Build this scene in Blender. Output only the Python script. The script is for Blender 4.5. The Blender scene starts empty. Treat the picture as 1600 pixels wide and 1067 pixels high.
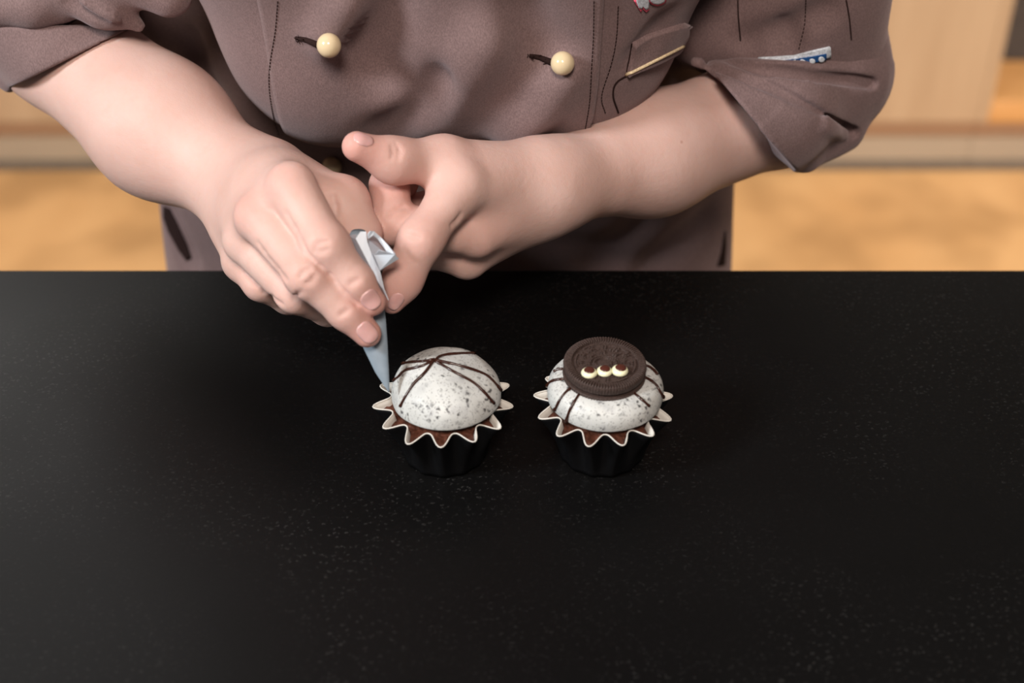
import bpy, bmesh, math, random
import numpy as np
from mathutils import Vector, Matrix, noise as mnoise
from mathutils.bvhtree import BVHTree

random.seed(7)
C = bpy.context.scene.collection
SC = bpy.context.scene
PI = math.pi
T = 0.9                                   # height of the worktop

# ------------------------------------------------------------------ camera
CAM = Vector((0.0, -0.617, T + 0.544)); PITCH = math.radians(37); F = 2222.0
cd = bpy.data.cameras.new('camera'); cam = bpy.data.objects.new('camera', cd); C.objects.link(cam)
cam.location = CAM; cam.rotation_euler = (PI/2 - PITCH, 0, 0)
cd.sensor_width = 36; cd.lens = 50; cd.clip_start = .05
cd.dof.use_dof = True; cd.dof.focus_distance = 0.83; cd.dof.aperture_fstop = 4.5
SC.camera = cam
# ------------------------------------------------------------------ world, lights, exposure
w = bpy.data.worlds.new('world'); SC.world = w; w.use_nodes = True
bg = w.node_tree.nodes['Background']; bg.inputs[0].default_value = (1, .96, .92, 1); bg.inputs[1].default_value = .10
def area(name, loc, aim, size, power, col, size_y=None, spread=180):
    l = bpy.data.lights.new(name, 'AREA'); l.energy = power; l.color = col; l.size = size
    l.spread = math.radians(spread)
    if size_y: l.shape = 'RECTANGLE'; l.size_y = size_y
    o = bpy.data.objects.new(name, l); C.objects.link(o); o.location = loc
    o.rotation_euler = (Vector(aim) - Vector(loc)).to_track_quat('-Z', 'Y').to_euler()
    return o
area('softbox_key', (-1.6, -.8, 2.25), (-.05, .1, 1.0), .42, 47, (.95, 1, 1.02))
area('softbox_fill', (-.05, -1.3, 2.5), (0, .1, 1.0), .4, 33, (1.08, .94, .83))
area('softbox_left', (-1.7, 2.1, 2.45), (-.3, .2, .9), 1.0, 20, (1, .98, .95))
area('added_fill_right', (2.2, -.6, 2.5), (1.0, 1.95, 0), .7, 24, (1, .93, .84), None, 60)  # added unseen lamp that brightens cabinets and floor, clear of worktop reflections
area('added_fill_left', (-2.2, -.6, 2.5), (-1.0, 1.95, 0), .7, 14, (1, .93, .84), None, 60)  # its added twin for the left part of the background
SC.view_settings.view_transform = 'Standard'; SC.view_settings.look = 'None'
SC.view_settings.gamma = 1; SC.view_settings.use_curve_mapping = False
SC.view_settings.exposure = 0.0

# ------------------------------------------------------------------ helpers
CP, SP = math.cos(PITCH), math.sin(PITCH)
def ray(px, py):
    a = (px - 800) / F; b = (533.5 - py) / F
    return Vector((a, CP + b * SP, -SP + b * CP))
def P(px, py, y):                          # the point on that line of sight in the vertical plane at depth y
    d = ray(px, py); return CAM + d * ((y - CAM.y) / d.y)
def PZ(px, py, z):
    d = ray(px, py); return CAM + d * ((z - CAM.z) / d.z)

def node_mat(name, rough=.5, spec=.5):
    m = bpy.data.materials.new(name); m.use_nodes = True
    nt = m.node_tree; b = nt.nodes['Principled BSDF']
    b.inputs['Roughness'].default_value = rough; b.inputs['Specular IOR Level'].default_value = spec
    return m, nt, b
def tex(nt, kind, scale, detail=3, coord='Object', stretch=None, **kw):
    tc = nt.nodes.new('ShaderNodeTexCoord'); n = nt.nodes.new(kind)
    if 'Scale' in n.inputs: n.inputs['Scale'].default_value = scale
    if 'Detail' in n.inputs and kind == 'ShaderNodeTexNoise': n.inputs['Detail'].default_value = detail
    src = tc.outputs[coord]
    if stretch:
        mp = nt.nodes.new('ShaderNodeMapping'); mp.inputs['Scale'].default_value = stretch
        nt.links.new(src, mp.inputs[0]); src = mp.outputs[0]
    nt.links.new(src, n.inputs['Vector'])
    for k, v in kw.items(): setattr(n, k, v)
    return n
def ramp(nt, src, stops):
    r = nt.nodes.new('ShaderNodeValToRGB'); e = r.color_ramp.elements
    while len(e) < len(stops): e.new(.5)
    for i, (p, c) in enumerate(stops):
        e[i].position = p; e[i].color = (*c, 1) if len(c) == 3 else c
    nt.links.new(src, r.inputs[0]); return r
def mix(nt, fac, a, b, mode='MIX'):
    m = nt.nodes.new('ShaderNodeMix'); m.data_type = 'RGBA'; m.blend_type = mode
    if hasattr(fac, 'is_output'): nt.links.new(fac, m.inputs['Factor'])
    else: m.inputs['Factor'].default_value = fac
    for s, v in ((m.inputs[6], a), (m.inputs[7], b)):
        if hasattr(v, 'is_output'): nt.links.new(v, s)
        else: s.default_value = (*v, 1)
    return m.outputs[2]
def bump(nt, b, src, strength, dist):
    n = nt.nodes.new('ShaderNodeBump'); n.inputs['Strength'].default_value = strength; n.inputs['Distance'].default_value = dist
    prev = b.inputs['Normal'].links
    if prev: nt.links.new(prev[0].from_socket, n.inputs['Normal'])
    nt.links.new(src, n.inputs['Height']); nt.links.new(n.outputs[0], b.inputs['Normal'])
def simple(name, col, rough=.5, spec=.5, var=.12, scale=60, bmp=0, bdist=.0005):
    m, nt, b = node_mat(name, rough, spec)
    n = tex(nt, 'ShaderNodeTexNoise', scale, 4)
    r = ramp(nt, n.outputs[0], [(.3, tuple(c * (1 - var) for c in col)), (.7, tuple(min(1, c * (1 + var)) for c in col))])
    nt.links.new(r.outputs[0], b.inputs['Base Color'])
    if bmp: bump(nt, b, n.outputs[0], bmp, bdist)
    return m

# --- materials
M = {}
def make_skin():
    m, nt, b = node_mat('skin', .52, .22)
    n1 = tex(nt, 'ShaderNodeTexNoise', 22, 4); n2 = tex(nt, 'ShaderNodeTexNoise', 160, 4)
    base = ramp(nt, n1.outputs[0], [(.3, (.575, .366, .315)), (.7, (.638, .430, .380))]).outputs[0]
    base = mix(nt, ramp(nt, n2.outputs[0], [(.5, (0, 0, 0)), (.8, (.18, .18, .18))]).outputs[0], base, (.56, .30, .23))
    at = nt.nodes.new('ShaderNodeAttribute'); at.attribute_name = 'blush'
    base = mix(nt, at.outputs['Fac'], base, (.58, .25, .21))
    v = tex(nt, 'ShaderNodeTexVoronoi', 26); mole = ramp(nt, v.outputs['Distance'], [(.014, (.5, .5, .5)), (.034, (0, 0, 0))]).outputs[0]
    base = mix(nt, mole, base, (.36, .19, .14))
    nt.links.new(base, b.inputs['Base Color'])
    b.inputs['Subsurface Weight'].default_value = .25; b.inputs['Subsurface Radius'].default_value = (1, .35, .2); b.inputs['Subsurface Scale'].default_value = .004
    p = tex(nt, 'ShaderNodeTexVoronoi', 900); q = tex(nt, 'ShaderNodeTexNoise', 300, 5)
    bump(nt, b, p.outputs['Distance'], .10, .0004); bump(nt, b, q.outputs[0], .28, .0006)
    k = tex(nt, 'ShaderNodeTexNoise', 70, 3); bump(nt, b, k.outputs[0], .16, .0012)
    return m
def make_fabric(name, col):
    m, nt, b = node_mat(name, .82, .2)
    n1 = tex(nt, 'ShaderNodeTexNoise', 14, 4); n2 = tex(nt, 'ShaderNodeTexNoise', 1500, 2, stretch=(1, .35, .5))
    c1 = ramp(nt, n1.outputs[0], [(.3, tuple(c * .9 for c in col)), (.7, tuple(c * 1.1 for c in col))]).outputs[0]
    c2 = ramp(nt, n2.outputs[0], [(.35, (.7, .7, .7)), (.68, (1.0, 1.0, 1.0))]).outputs[0]
    nt.links.new(mix(nt, 1.0, c1, c2, 'MULTIPLY'), b.inputs['Base Color'])
    b.inputs['Sheen Weight'].default_value = .25; b.inputs['Sheen Roughness'].default_value = .5
    b.inputs['Sheen Tint'].default_value = (.9, .75, .78, 1)
    bump(nt, b, n2.outputs[0], .35, .0004)
    w = tex(nt, 'ShaderNodeTexNoise', 38, 4); bump(nt, b, w.outputs[0], .25, .003)
    return m
def make_stone():
    m, nt, b = node_mat('black_stone', .5, .22)
    n1 = tex(nt, 'ShaderNodeTexNoise', 3.2, 5); n2 = tex(nt, 'ShaderNodeTexNoise', 420, 3); n3 = tex(nt, 'ShaderNodeTexNoise', 9, 3)
    v = tex(nt, 'ShaderNodeTexVoronoi', 330)
    dn = tex(nt, 'ShaderNodeTexNoise', 500, 3); ad = nt.nodes.new('ShaderNodeVectorMath'); ad.operation = 'MULTIPLY_ADD'
    ad.inputs[1].default_value = (.006, .003, .003); src = v.inputs['Vector'].links[0].from_socket
    nt.links.new(dn.outputs['Color'], ad.inputs[0]); nt.links.new(src, ad.inputs[2]); nt.links.new(ad.outputs[0], v.inputs['Vector'])
    base = ramp(nt, n1.outputs[0], [(.35, (.0013, .0012, .0013)), (.7, (.0026, .0024, .0025))]).outputs[0]
    grain = ramp(nt, n2.outputs[0], [(.58, (0, 0, 0)), (.78, (.35, .35, .35))]).outputs[0]
    base = mix(nt, grain, base, (.012, .0115, .012))
    fle = ramp(nt, v.outputs['Distance'], [(.10, (1, 1, 1)), (.30, (0, 0, 0))]).outputs[0]
    gate = ramp(nt, n3.outputs[0], [(.40, (0, 0, 0)), (.72, (.6, .6, .6))]).outputs[0]
    base = mix(nt, mix(nt, 1.0, fle, gate, 'MULTIPLY'), base, (.045, .043, .042))
    nt.links.new(base, b.inputs['Base Color'])
    rr = ramp(nt, n1.outputs[0], [(.3, (.42,) * 3), (.7, (.56,) * 3)]); nt.links.new(rr.outputs[0], b.inputs['Roughness'])
    bump(nt, b, n2.outputs[0], .12, .0004)
    return m
def make_wood(name, a, c, stretch, rough=.5, scale=6, blotch=0):
    m, nt, b = node_mat(name, rough, .35)
    n = tex(nt, 'ShaderNodeTexNoise', scale, 6, stretch=stretch)
    base = ramp(nt, n.outputs[0], [(.3, a), (.7, c)]).outputs[0]
    if blotch:
        k = tex(nt, 'ShaderNodeTexNoise', 4.5, 2)
        f = ramp(nt, k.outputs[0], [(.45, (0, 0, 0)), (.65, (blotch,) * 3)]).outputs[0]
        base = mix(nt, f, base, tuple(x * .72 for x in a))
    nt.links.new(base, b.inputs['Base Color']); bump(nt, b, n.outputs[0], .1, .001)
    return m
def make_frosting():
    m, nt, b = node_mat('cookie_frosting', .5, .4)
    v1 = tex(nt, 'ShaderNodeTexVoronoi', 260); v2 = tex(nt, 'ShaderNodeTexVoronoi', 620); n = tex(nt, 'ShaderNodeTexNoise', 110, 4); s = tex(nt, 'ShaderNodeTexNoise', 45, 3)
    for v in (v1, v2):
        dn = tex(nt, 'ShaderNodeTexNoise', 330, 2); ad = nt.nodes.new('ShaderNodeVectorMath'); ad.operation = 'MULTIPLY_ADD'
        ad.inputs[1].default_value = (.0045, .0045, .0045); src = v.inputs['Vector'].links[0].from_socket
        nt.links.new(dn.outputs['Color'], ad.inputs[0]); nt.links.new(src, ad.inputs[2]); nt.links.new(ad.outputs[0], v.inputs['Vector'])
    gate = ramp(nt, n.outputs[0], [(.44, (0, 0, 0)), (.56, (1, 1, 1))]).outputs[0]
    d1 = ramp(nt, v1.outputs['Distance'], [(.16, (.95,) * 3), (.38, (0, 0, 0))]).outputs[0]
    d2 = ramp(nt, v2.outputs['Distance'], [(.16, (.65,) * 3), (.36, (0, 0, 0))]).outputs[0]
    base = ramp(nt, s.outputs[0], [(.35, (.50, .505, .49)), (.65, (.61, .615, .60))]).outputs[0]
    base = mix(nt, mix(nt, 1.0, d1, gate, 'MULTIPLY'), base, (.035, .033, .035))
    base = mix(nt, d2, base, (.16, .155, .155))
    mar = tex(nt, 'ShaderNodeTexNoise', 130, 5); base = mix(nt, ramp(nt, mar.outputs[0], [(.52, (0, 0, 0)), (.72, (.5, .5, .5))]).outputs[0], base, (.33, .33, .34))
    nt.links.new(base, b.inputs['Base Color'])
    b.inputs['Subsurface Weight'].default_value = .15; b.inputs['Subsurface Scale'].default_value = .002; b.inputs['Subsurface Radius'].default_value = (1, .9, .7)
    bump(nt, b, n.outputs[0], .25, .0008)
    return m
M['skin'] = make_skin()
M['nail'] = simple('nail', (.64, .37, .35), .28, .5, .06, 200)
M['nail'].node_tree.nodes['Principled BSDF'].inputs['Subsurface Weight'].default_value = .2
M['nail'].node_tree.nodes['Principled BSDF'].inputs['Subsurface Scale'].default_value = .002
M['jacket'] = make_fabric('brown_cotton', (.205, .134, .131))
M['thread'] = simple('dark_thread', (.022, .011, .010), .9, .1)
M['pink_thread'] = simple('pink_thread', (.70, .10, .16), .8, .2, .2, 900)
M['white_thread'] = simple('white_thread', (.62, .66, .72), .8, .2, .25, 900)
M['cream_thread'] = simple('cream_thread', (.62, .48, .30), .8, .2, .25, 900)
M['blue_label'] = simple('blue_label', (.015, .07, .21), .8, .2, .2, 900)
M['trousers'] = make_fabric('black_cotton', (.012, .010, .011))
M['shoe'] = simple('black_leather', (.01, .01, .01), .45)
M['button'] = simple('cream_plastic', (.66, .52, .33), .16, .5, .03, 30)
M['stone'] = make_stone()
M['floor'] = make_wood('oak_floor', (.44, .235, .092), (.57, .335, .15), (1.2, .5, 1), .5, 3, .75)
M['cabinet'] = make_wood('pale_beech', (.305, .195, .113), (.36, .24, .145), (5, 5, .6), .5, 4)
M['cabinet_edge_shaded'] = make_wood('beech_edge_shaded', (.20, .105, .057), (.24, .135, .075), (.6, 5, 5), .55, 4)  # darker beech: door bottom edge with the shade beneath it in the colour
M['plinth'] = simple('plinth_grey', (.27, .205, .145), .55, .4, .08, 3)
M['strip_handle'] = simple('strip_handle_grey', (.11, .085, .065), .6, .3)  # grey of the painted shade strip, also used for the door handles
M['niche'] = make_wood('amber_beech', (.40, .19, .06), (.5, .26, .1), (.6, 5, 5), .5, 4)
M['dark_box'] = simple('dark_grey_box', (.045, .035, .03), .6, .3)
M['wall'] = simple('wall_paint', (.55, .50, .44), .8, .2, .04, 3)
M['black_panel'] = simple('black_panel', (.012, .012, .013), .5)
M['paper_out'] = simple('black_paper', (.0025, .0025, .003), .4, .25, .1, 100)
M['paper_in'] = simple('white_paper', (.64, .61, .56), .6, .3, .05, 150)
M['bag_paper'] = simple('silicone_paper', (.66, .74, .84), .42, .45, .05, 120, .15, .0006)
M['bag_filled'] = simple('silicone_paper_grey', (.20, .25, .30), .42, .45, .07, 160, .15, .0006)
M['bag_shaded'] = simple('silicone_paper_shaded', (.40, .42, .48), .42, .45, .05, 120, .15, .0006)  # darker copy of the paper, shade of side and inner folds painted in
M['frosting'] = make_frosting()
M['cake'] = simple('chocolate_cake', (.085, .028, .016), .42, .5, .45, 420, .8, .0012)
M['choc'] = simple('melted_chocolate', (.032, .009, .005), .25, .5, .15, 200)
M['cookie'] = simple('dark_cookie', (.052, .033, .028), .6, .3, .3, 900, .5, .0006)
M['cookie_gap_shade'] = simple('cookie_cream_shaded', (.012, .007, .006), .6, .3, .3, 500)  # near black: paints the shade in the gap between the wafers
M['candy'] = simple('white_candy', (.82, .80, .55), .3, .5, .03, 100)
M['pupil'] = simple('brown_candy', (.075, .020, .013), .28, .5, .1, 100)

def tag(o, label=None, cat=None, group=None, kind=None):
    for k, v in (('label', label), ('category', cat), ('group', group), ('kind', kind)):
        if v: o[k] = v
    return o
def empty(name, loc=(0, 0, 0), rz=0):
    o = bpy.data.objects.new(name, None); C.objects.link(o); o.location = loc; o.rotation_euler = (0, 0, rz); o.empty_display_size = .05
    return o
def link(name, me, mat, parent=None, smooth=False, angle=None):
    for m in (mat if isinstance(mat, (list, tuple)) else [mat]): me.materials.append(m)
    if smooth: me.polygons.foreach_set('use_smooth', [True] * len(me.polygons))
    o = bpy.data.objects.new(name, me); C.objects.link(o)
    if parent is not None:
        o.parent = parent
        mw = Matrix.Translation(parent.location) @ parent.rotation_euler.to_matrix().to_4x4()
        pp = parent.parent
        while pp is not None: mw = Matrix.Translation(pp.location) @ pp.rotation_euler.to_matrix().to_4x4() @ mw if False else mw; pp = pp.parent
        if parent.type == 'EMPTY': o.matrix_parent_inverse = mw.inverted()
    return o
def from_bm(name, bm, mat, parent=None, smooth=False):
    bmesh.ops.recalc_face_normals(bm, faces=bm.faces)
    me = bpy.data.meshes.new(name); bm.to_mesh(me); bm.free()
    return link(name, me, mat, parent, smooth)
def from_data(name, v, f, mat, parent=None, smooth=True):
    me = bpy.data.meshes.new(name); me.from_pydata([tuple(x) for x in v], [], [tuple(x) for x in f]); me.update()
    return link(name, me, mat, parent, smooth)
def add_box(bm, x0, x1, y0, y1, z0, z1, bev=0):
    r = bmesh.ops.create_cube(bm, size=1, matrix=Matrix.Translation(((x0+x1)/2, (y0+y1)/2, (z0+z1)/2)) @ Matrix.Diagonal((x1-x0, y1-y0, z1-z0, 1)))
    if bev:
        es = list({e for v in r['verts'] for e in v.link_edges})
        bmesh.ops.bevel(bm, geom=es, offset=bev, segments=2, affect='EDGES', profile=.5)
def box(name, dims, mat, parent=None, bev=.002):
    bm = bmesh.new(); add_box(bm, *dims, bev=bev); return from_bm(name, bm, mat, parent)
def add_tube(bm, pts, rad, seg=8, cap=True):
    pts = [Vector(p) for p in pts]; rings = []; n = len(pts); ref = None
    for i, p in enumerate(pts):
        t = (pts[min(i+1, n-1)] - pts[max(i-1, 0)]).normalized()
        if ref is None: ref = t.orthogonal().normalized()
        ref = (ref - t * ref.dot(t)).normalized(); s = t.cross(ref)
        r = rad(i / (n - 1)) if callable(rad) else rad
        rings.append([bm.verts.new(p + (ref * math.cos(a) + s * math.sin(a)) * r) for a in (2 * PI * k / seg for k in range(seg))])
    for a, b in zip(rings, rings[1:]):
        for k in range(seg): bm.faces.new((a[k], a[(k+1) % seg], b[(k+1) % seg], b[k]))
    if cap: bm.faces.new(rings[0][::-1]); bm.faces.new(rings[-1])
def smooth_path(pts, n=6):                 # Catmull-Rom through the points
    pts = [Vector(p) for p in pts]; q = [2*pts[0] - pts[1]] + pts + [2*pts[-1] - pts[-2]]; out = []
    for i in range(1, len(q) - 2):
        for k in range(n):
            t = k / n; a, b, c, d = q[i-1:i+3]
            out.append(.5 * ((2*b) + (c - a)*t + (2*a - 5*b + 4*c - d)*t*t + (3*b - a - 3*c + d)*t**3))
    out.append(pts[-1]); return out

# ------------------------------------------------------------------ signed distance modelling (smoothly blended limbs and cloth)
class Prim:
    pass
def cone(a, b, r1, r2=None, k=.006, op=1, flat=None):
    p = Prim(); p.a = np.array(a, float); p.b = np.array(b, float); p.r1 = r1; p.r2 = r1 if r2 is None else r2; p.k = k; p.op = op
    p.flat = None if flat is None else (np.array(flat[0], float) / np.linalg.norm(np.array(flat[0], float)), flat[1])
    p.c = (p.a + p.b) / 2; p.R = np.linalg.norm(p.b - p.a) / 2 + max(p.r1, p.r2); p.plane = False
    return p
def plane(pt, n, k=.002, op=-1):            # op -1 keeps the side the normal points away from
    p = Prim(); p.a = np.array(pt, float); n = np.array(n, float); p.n = n / np.linalg.norm(n); p.k = k; p.op = op; p.plane = True
    return p
def prim_d(p, X):
    if p.plane: return -((X - p.a) @ p.n)
    pa = X - p.a; ba = p.b - p.a; l2 = max(ba @ ba, 1e-12)
    t = np.clip((pa @ ba) / l2, 0, 1)
    q = pa - t[:, None] * ba
    if p.flat is not None:
        n, s = p.flat; q = q + (q @ n)[:, None] * n * (s - 1)
    return np.sqrt((q * q).sum(1)) - (p.r1 + (p.r2 - p.r1) * (t * t * (3 - 2 * t) * .5 + t * .5))
def smin(a, b, k):
    h = np.maximum(k - np.abs(a - b), 0) / k
    return np.minimum(a, b) - h * h * k * .25
def group_list(groups, c=None, rad=0):
    out = []
    for g in groups:
        if isinstance(g, list):                # a limb of its own: joined to the rest without any blending
            sub = group_list(g, c, rad)
            if sub: out.append((sub, None))
            continue
        ps = g['p'] if c is None else [p for p in g['p'] if p.plane or np.linalg.norm(p.c - c) - p.R < rad + p.k + g['k']]
        if any(p.op > 0 for p in ps): out.append((ps, g))
        elif c is not None and g.get('op', 1) < 0: pass
    return out
def sdf(groups, X, pre=None):
    d = np.full(len(X), 1.0)
    for ps, g in (pre if pre is not None else group_list(groups)):
        if g is None: d = smin(d, sdf(None, X, ps), .0008); continue
        e = np.full(len(X), 1.0)
        for p in ps:
            q = prim_d(p, X)
            e = smin(e, q, p.k) if p.op > 0 else -smin(-e, q, p.k)
        d = smin(d, e, g['k']) if g.get('op', 1) > 0 else -smin(-d, e, g['k'])
    return d
def G(*p, k=.006, op=1): return {'p': [x for x in p], 'k': k, 'op': op}
def mesh_sdf(groups, lo, hi, h, disp=None, extra=.0):
    lo = np.array(lo, float); B = 16
    nb = np.ceil((np.array(hi) - lo) / (h * B)).astype(int); n = nb * B
    D = np.empty(tuple(n), np.float32)
    half = h * B * math.sqrt(3) / 2
    off = (np.stack(np.meshgrid(*[np.arange(B)] * 3, indexing='ij'), -1).reshape(-1, 3)) * h
    ctr = lo + (np.stack(np.meshgrid(*[np.arange(x) for x in nb], indexing='ij'), -1).reshape(-1, 3) * B + (B - 1) / 2) * h
    dc = sdf(groups, ctr)
    for idx, c, d0 in zip(np.ndindex(*nb), ctr, dc):
        sl = tuple(slice(i * B, i * B + B) for i in idx)
        if abs(d0) > half * 2.3 + .004 + extra: D[sl] = d0; continue
        X = lo + np.array(idx) * B * h + off
        d = sdf(groups, X, group_list(groups, c, half + 2 * h))
        if disp is not None: d = d + disp(X)
        D[sl] = d.reshape(B, B, B)
    ins = D < 0
    cnt = np.zeros(tuple(n - 1), np.int8)
    for i in (0, 1):
        for j in (0, 1):
            for k in (0, 1):
                cnt += ins[i:n[0]-1+i, j:n[1]-1+j, k:n[2]-1+k]
    I, J, K = np.nonzero((cnt > 0) & (cnt < 8)); del cnt
    key = (I.astype(np.int64) * n[1] + J) * n[2] + K
    val = {(i, j, k): D[I+i, J+j, K+k] for i in (0, 1) for j in (0, 1) for k in (0, 1)}
    acc = np.zeros((len(I), 3)); m = np.zeros(len(I))
    for ax in range(3):
        o = [a for a in range(3) if a != ax]
        for u in (0, 1):
            for v in (0, 1):
                A = [0, 0, 0]; A[o[0]] = u; A[o[1]] = v; Bc = list(A); Bc[ax] = 1
                va, vb = val[tuple(A)], val[tuple(Bc)]
                x = (va < 0) != (vb < 0); t = np.where(x, va / np.where(x, va - vb, 1), 0)
                pos = np.array(A, float)[None].repeat(len(I), 0); pos[:, ax] = t
                acc += pos * x[:, None]; m += x
    V = lo + (np.stack([I, J, K], 1) + acc / m[:, None]) * h
    faces = []
    for ax in range(3):
        s0 = [slice(None)] * 3; s1 = [slice(None)] * 3; s0[ax] = slice(0, -1); s1[ax] = slice(1, None)
        a, b = ins[tuple(s0)], ins[tuple(s1)]
        E = np.nonzero(a != b); sgn = a[E]; e = np.stack(E, 1)
        o1, o2 = [(1, 2), (2, 0), (0, 1)][ax]
        ok = (e[:, o1] > 0) & (e[:, o2] > 0); e = e[ok]; sgn = sgn[ok]
        q = []
        for d1, d2 in ((-1, -1), (0, -1), (0, 0), (-1, 0)):
            f = e.copy(); f[:, o1] += d1; f[:, o2] += d2
            q.append(np.searchsorted(key, (f[:, 0].astype(np.int64) * n[1] + f[:, 1]) * n[2] + f[:, 2]))
        q = np.stack(q, 1); q[~sgn] = q[~sgn][:, ::-1]; faces.append(q)
    return V, np.concatenate(faces)
def fast_mesh(name, V, Q):
    me = bpy.data.meshes.new(name); me.vertices.add(len(V)); me.vertices.foreach_set('co', np.ascontiguousarray(V, np.float32).ravel())
    me.loops.add(Q.size); me.loops.foreach_set('vertex_index', np.ascontiguousarray(Q, np.int32).ravel())
    me.polygons.add(len(Q)); me.polygons.foreach_set('loop_start', np.arange(0, Q.size, 4, dtype=np.int32))
    me.update(calc_edges=True); return me
def march(groups, O, Dv, tmax=2.0, disp=None):
    """Follow rays O + t D to the surface; returns points and hit flags."""
    O = np.array(O, float).reshape(-1, 3); Dv = np.array(Dv, float).reshape(-1, 3); Dv = Dv / np.linalg.norm(Dv, axis=1)[:, None]
    t = np.zeros(len(O))
    for _ in range(90):
        X = O + Dv * t[:, None]; d = sdf(groups, X)
        if disp is not None: d = d + disp(X)
        t = np.minimum(t + d * .45, tmax)
    X = O + Dv * t[:, None]
    return X, np.abs(sdf(groups, X)) < .004
def grad(groups, X, e=.0008):
    X = np.array(X, float).reshape(-1, 3); g = np.stack([sdf(groups, X + np.eye(3)[i] * e) - sdf(groups, X - np.eye(3)[i] * e) for i in range(3)], 1)
    return g / np.linalg.norm(g, axis=1)[:, None]
def on(groups, px, disp=None, t0=.55):       # points of the surface seen along the lines of sight through these pixels
    d = np.array([ray(*p).normalized()[:] for p in px]); o = np.array(CAM)[None] + d * t0
    return march(groups, o, d, 1.2, disp)[0]

# ================================================================== STRUCTURE
def struct(name, dims, mat, bev=0): 
    o = box(name, dims, mat, None, bev); o['kind'] = 'structure'; return o
YB = 2.46
struct('floor', (-3.0, 3.0, -2.2, YB + .1, -.05, 0), M['floor'])
struct('wall_back', (-3.0, 3.0, YB, YB + .1, 0, 2.7), M['wall'])
struct('wall_left', (-3.1, -3.0, -2.2, YB + .1, 0, 2.7), M['wall'])
struct('wall_right', (3.0, 3.1, -2.2, YB + .1, 0, 2.7), M['wall'])

# base units along the back wall
YF = 1.86
def base_unit(x0, x1, label):
    e = empty('base_cabinet', ((x0 + x1) / 2, YF, 0)); tag(e, label, 'cabinet', 'base cabinets along the back wall')
    box('plinth', (x0, x1, YF + .012, YF + .03, .022, .082), M['plinth'], e)
    box('plinth_shade_strip', (x0, x1, YF + .008, YF + .03, 0, .022), M['strip_handle'], e)  # dark strip standing in for the shadow at the foot of the plinth
    box('body', (x0, x1, YF + .022, YB - .002, .105, .87), M['cabinet'], e)
    box('bottom_rail', (x0, x1, YF + .004, YF + .03, .082, .112), M['cabinet_edge_shaded'], e)  # darker band for the door's lower edge and the shadow under it
    xm = (x0 + x1) / 2
    for a, b, s in ((x0, xm, 1), (xm, x1, -1)):
        d = box('door', (a + .0006, b - .0006, YF, YF + .02, .114, .865), M['cabinet'], e, .0006)
        hx = b - .05 if s > 0 else a + .05
        bm = bmesh.new(); add_tube(bm, [(hx, YF, .70), (hx, YF - .03, .70), (hx, YF - .03, .84), (hx, YF, .84)], .005)
        from_bm('handle', bm, M['strip_handle'], d, True)
base_unit(-2.3, -1.1, 'pale beech base cabinet far left of the cook')
base_unit(-1.1, .02, 'pale beech base cabinet directly behind the cook')
XN = P(1568, 80, YF).x
base_unit(.02, XN - .02, 'pale beech base cabinet right of the cook, beside the open shelf')
e = empty('open_shelf_unit', (XN + .3, YF, 0)); tag(e, 'open amber wood shelf unit with a dark inside, far right edge', 'shelf')
X0, X1 = XN - .02, XN + .75
box('plinth', (X0, X1, YF + .012, YF + .03, .022, .082), M['plinth'], e); box('plinth_shade_strip', (X0, X1, YF + .008, YF + .03, 0, .022), M['strip_handle'], e)  # same plinth, with its shadow at floor level built as a dark strip
box('bottom_rail', (X0, X1, YF + .004, YF + .03, .082, .112), M['cabinet_edge_shaded'], e)
box('side_panel', (X0, X0 + .02, YF, YB - .002, .112, .87), M['cabinet'], e); box('side_panel', (X1 - .02, X1, YF, YB - .002, .112, .87), M['cabinet'], e)
box('shelf_board', (X0 + .02, X1 - .02, YF, YB - .002, .112, .16), M['niche'], e); box('shelf_board', (X0 + .02, X1 - .02, YF + .02, YB - .002, .55, .57), M['niche'], e)
box('back_panel', (X0 + .02, X1 - .02, YB - .012, YB - .003, .16, .87), M['cabinet'], e)
e = empty('storage_box', (X0 + .36, YF + .3, .16)); tag(e, 'dark grey box standing inside the open shelf unit', 'box')
box('body', (X0 + .026, X1 - .06, YF + .17, YF + .5, .1605, .42), M['dark_box'], e, .006); box('lid', (X0 + .024, X1 - .055, YF + .165, YF + .505, .42, .45), M['dark_box'], e, .006)
e = tag(box('back_worktop', (-2.3, X1, YF - .02, YB - .001, .87, .9), M['stone'], None, .003), 'black worktop running over the beech cabinets at the back wall', 'worktop')

# the island
e = empty('kitchen_island', (0, -.25, 0)); tag(e, 'black stone kitchen island with matt speckled top under the cupcakes', 'counter')
YE = PZ(800, 421.5, T).y
box('worktop', (-1.6, 1.6, -.72, YE, T - .022, T), M['stone'], e, .0015)
box('body', (-1.56, 1.56, -.68, YE - .02, .09, T - .022), M['black_panel'], e); box('plinth', (-1.5, 1.5, -.63, YE - .06, 0, .09), M['black_panel'], e)

# ================================================================== PERSON
person = empty('person', (-.05, .36, 0))
tag(person, 'person in brown double-breasted jacket with rolled sleeves, bending over the counter piping chocolate', 'person')
def A(px, py, y): return np.array(P(px, py, y))
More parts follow.
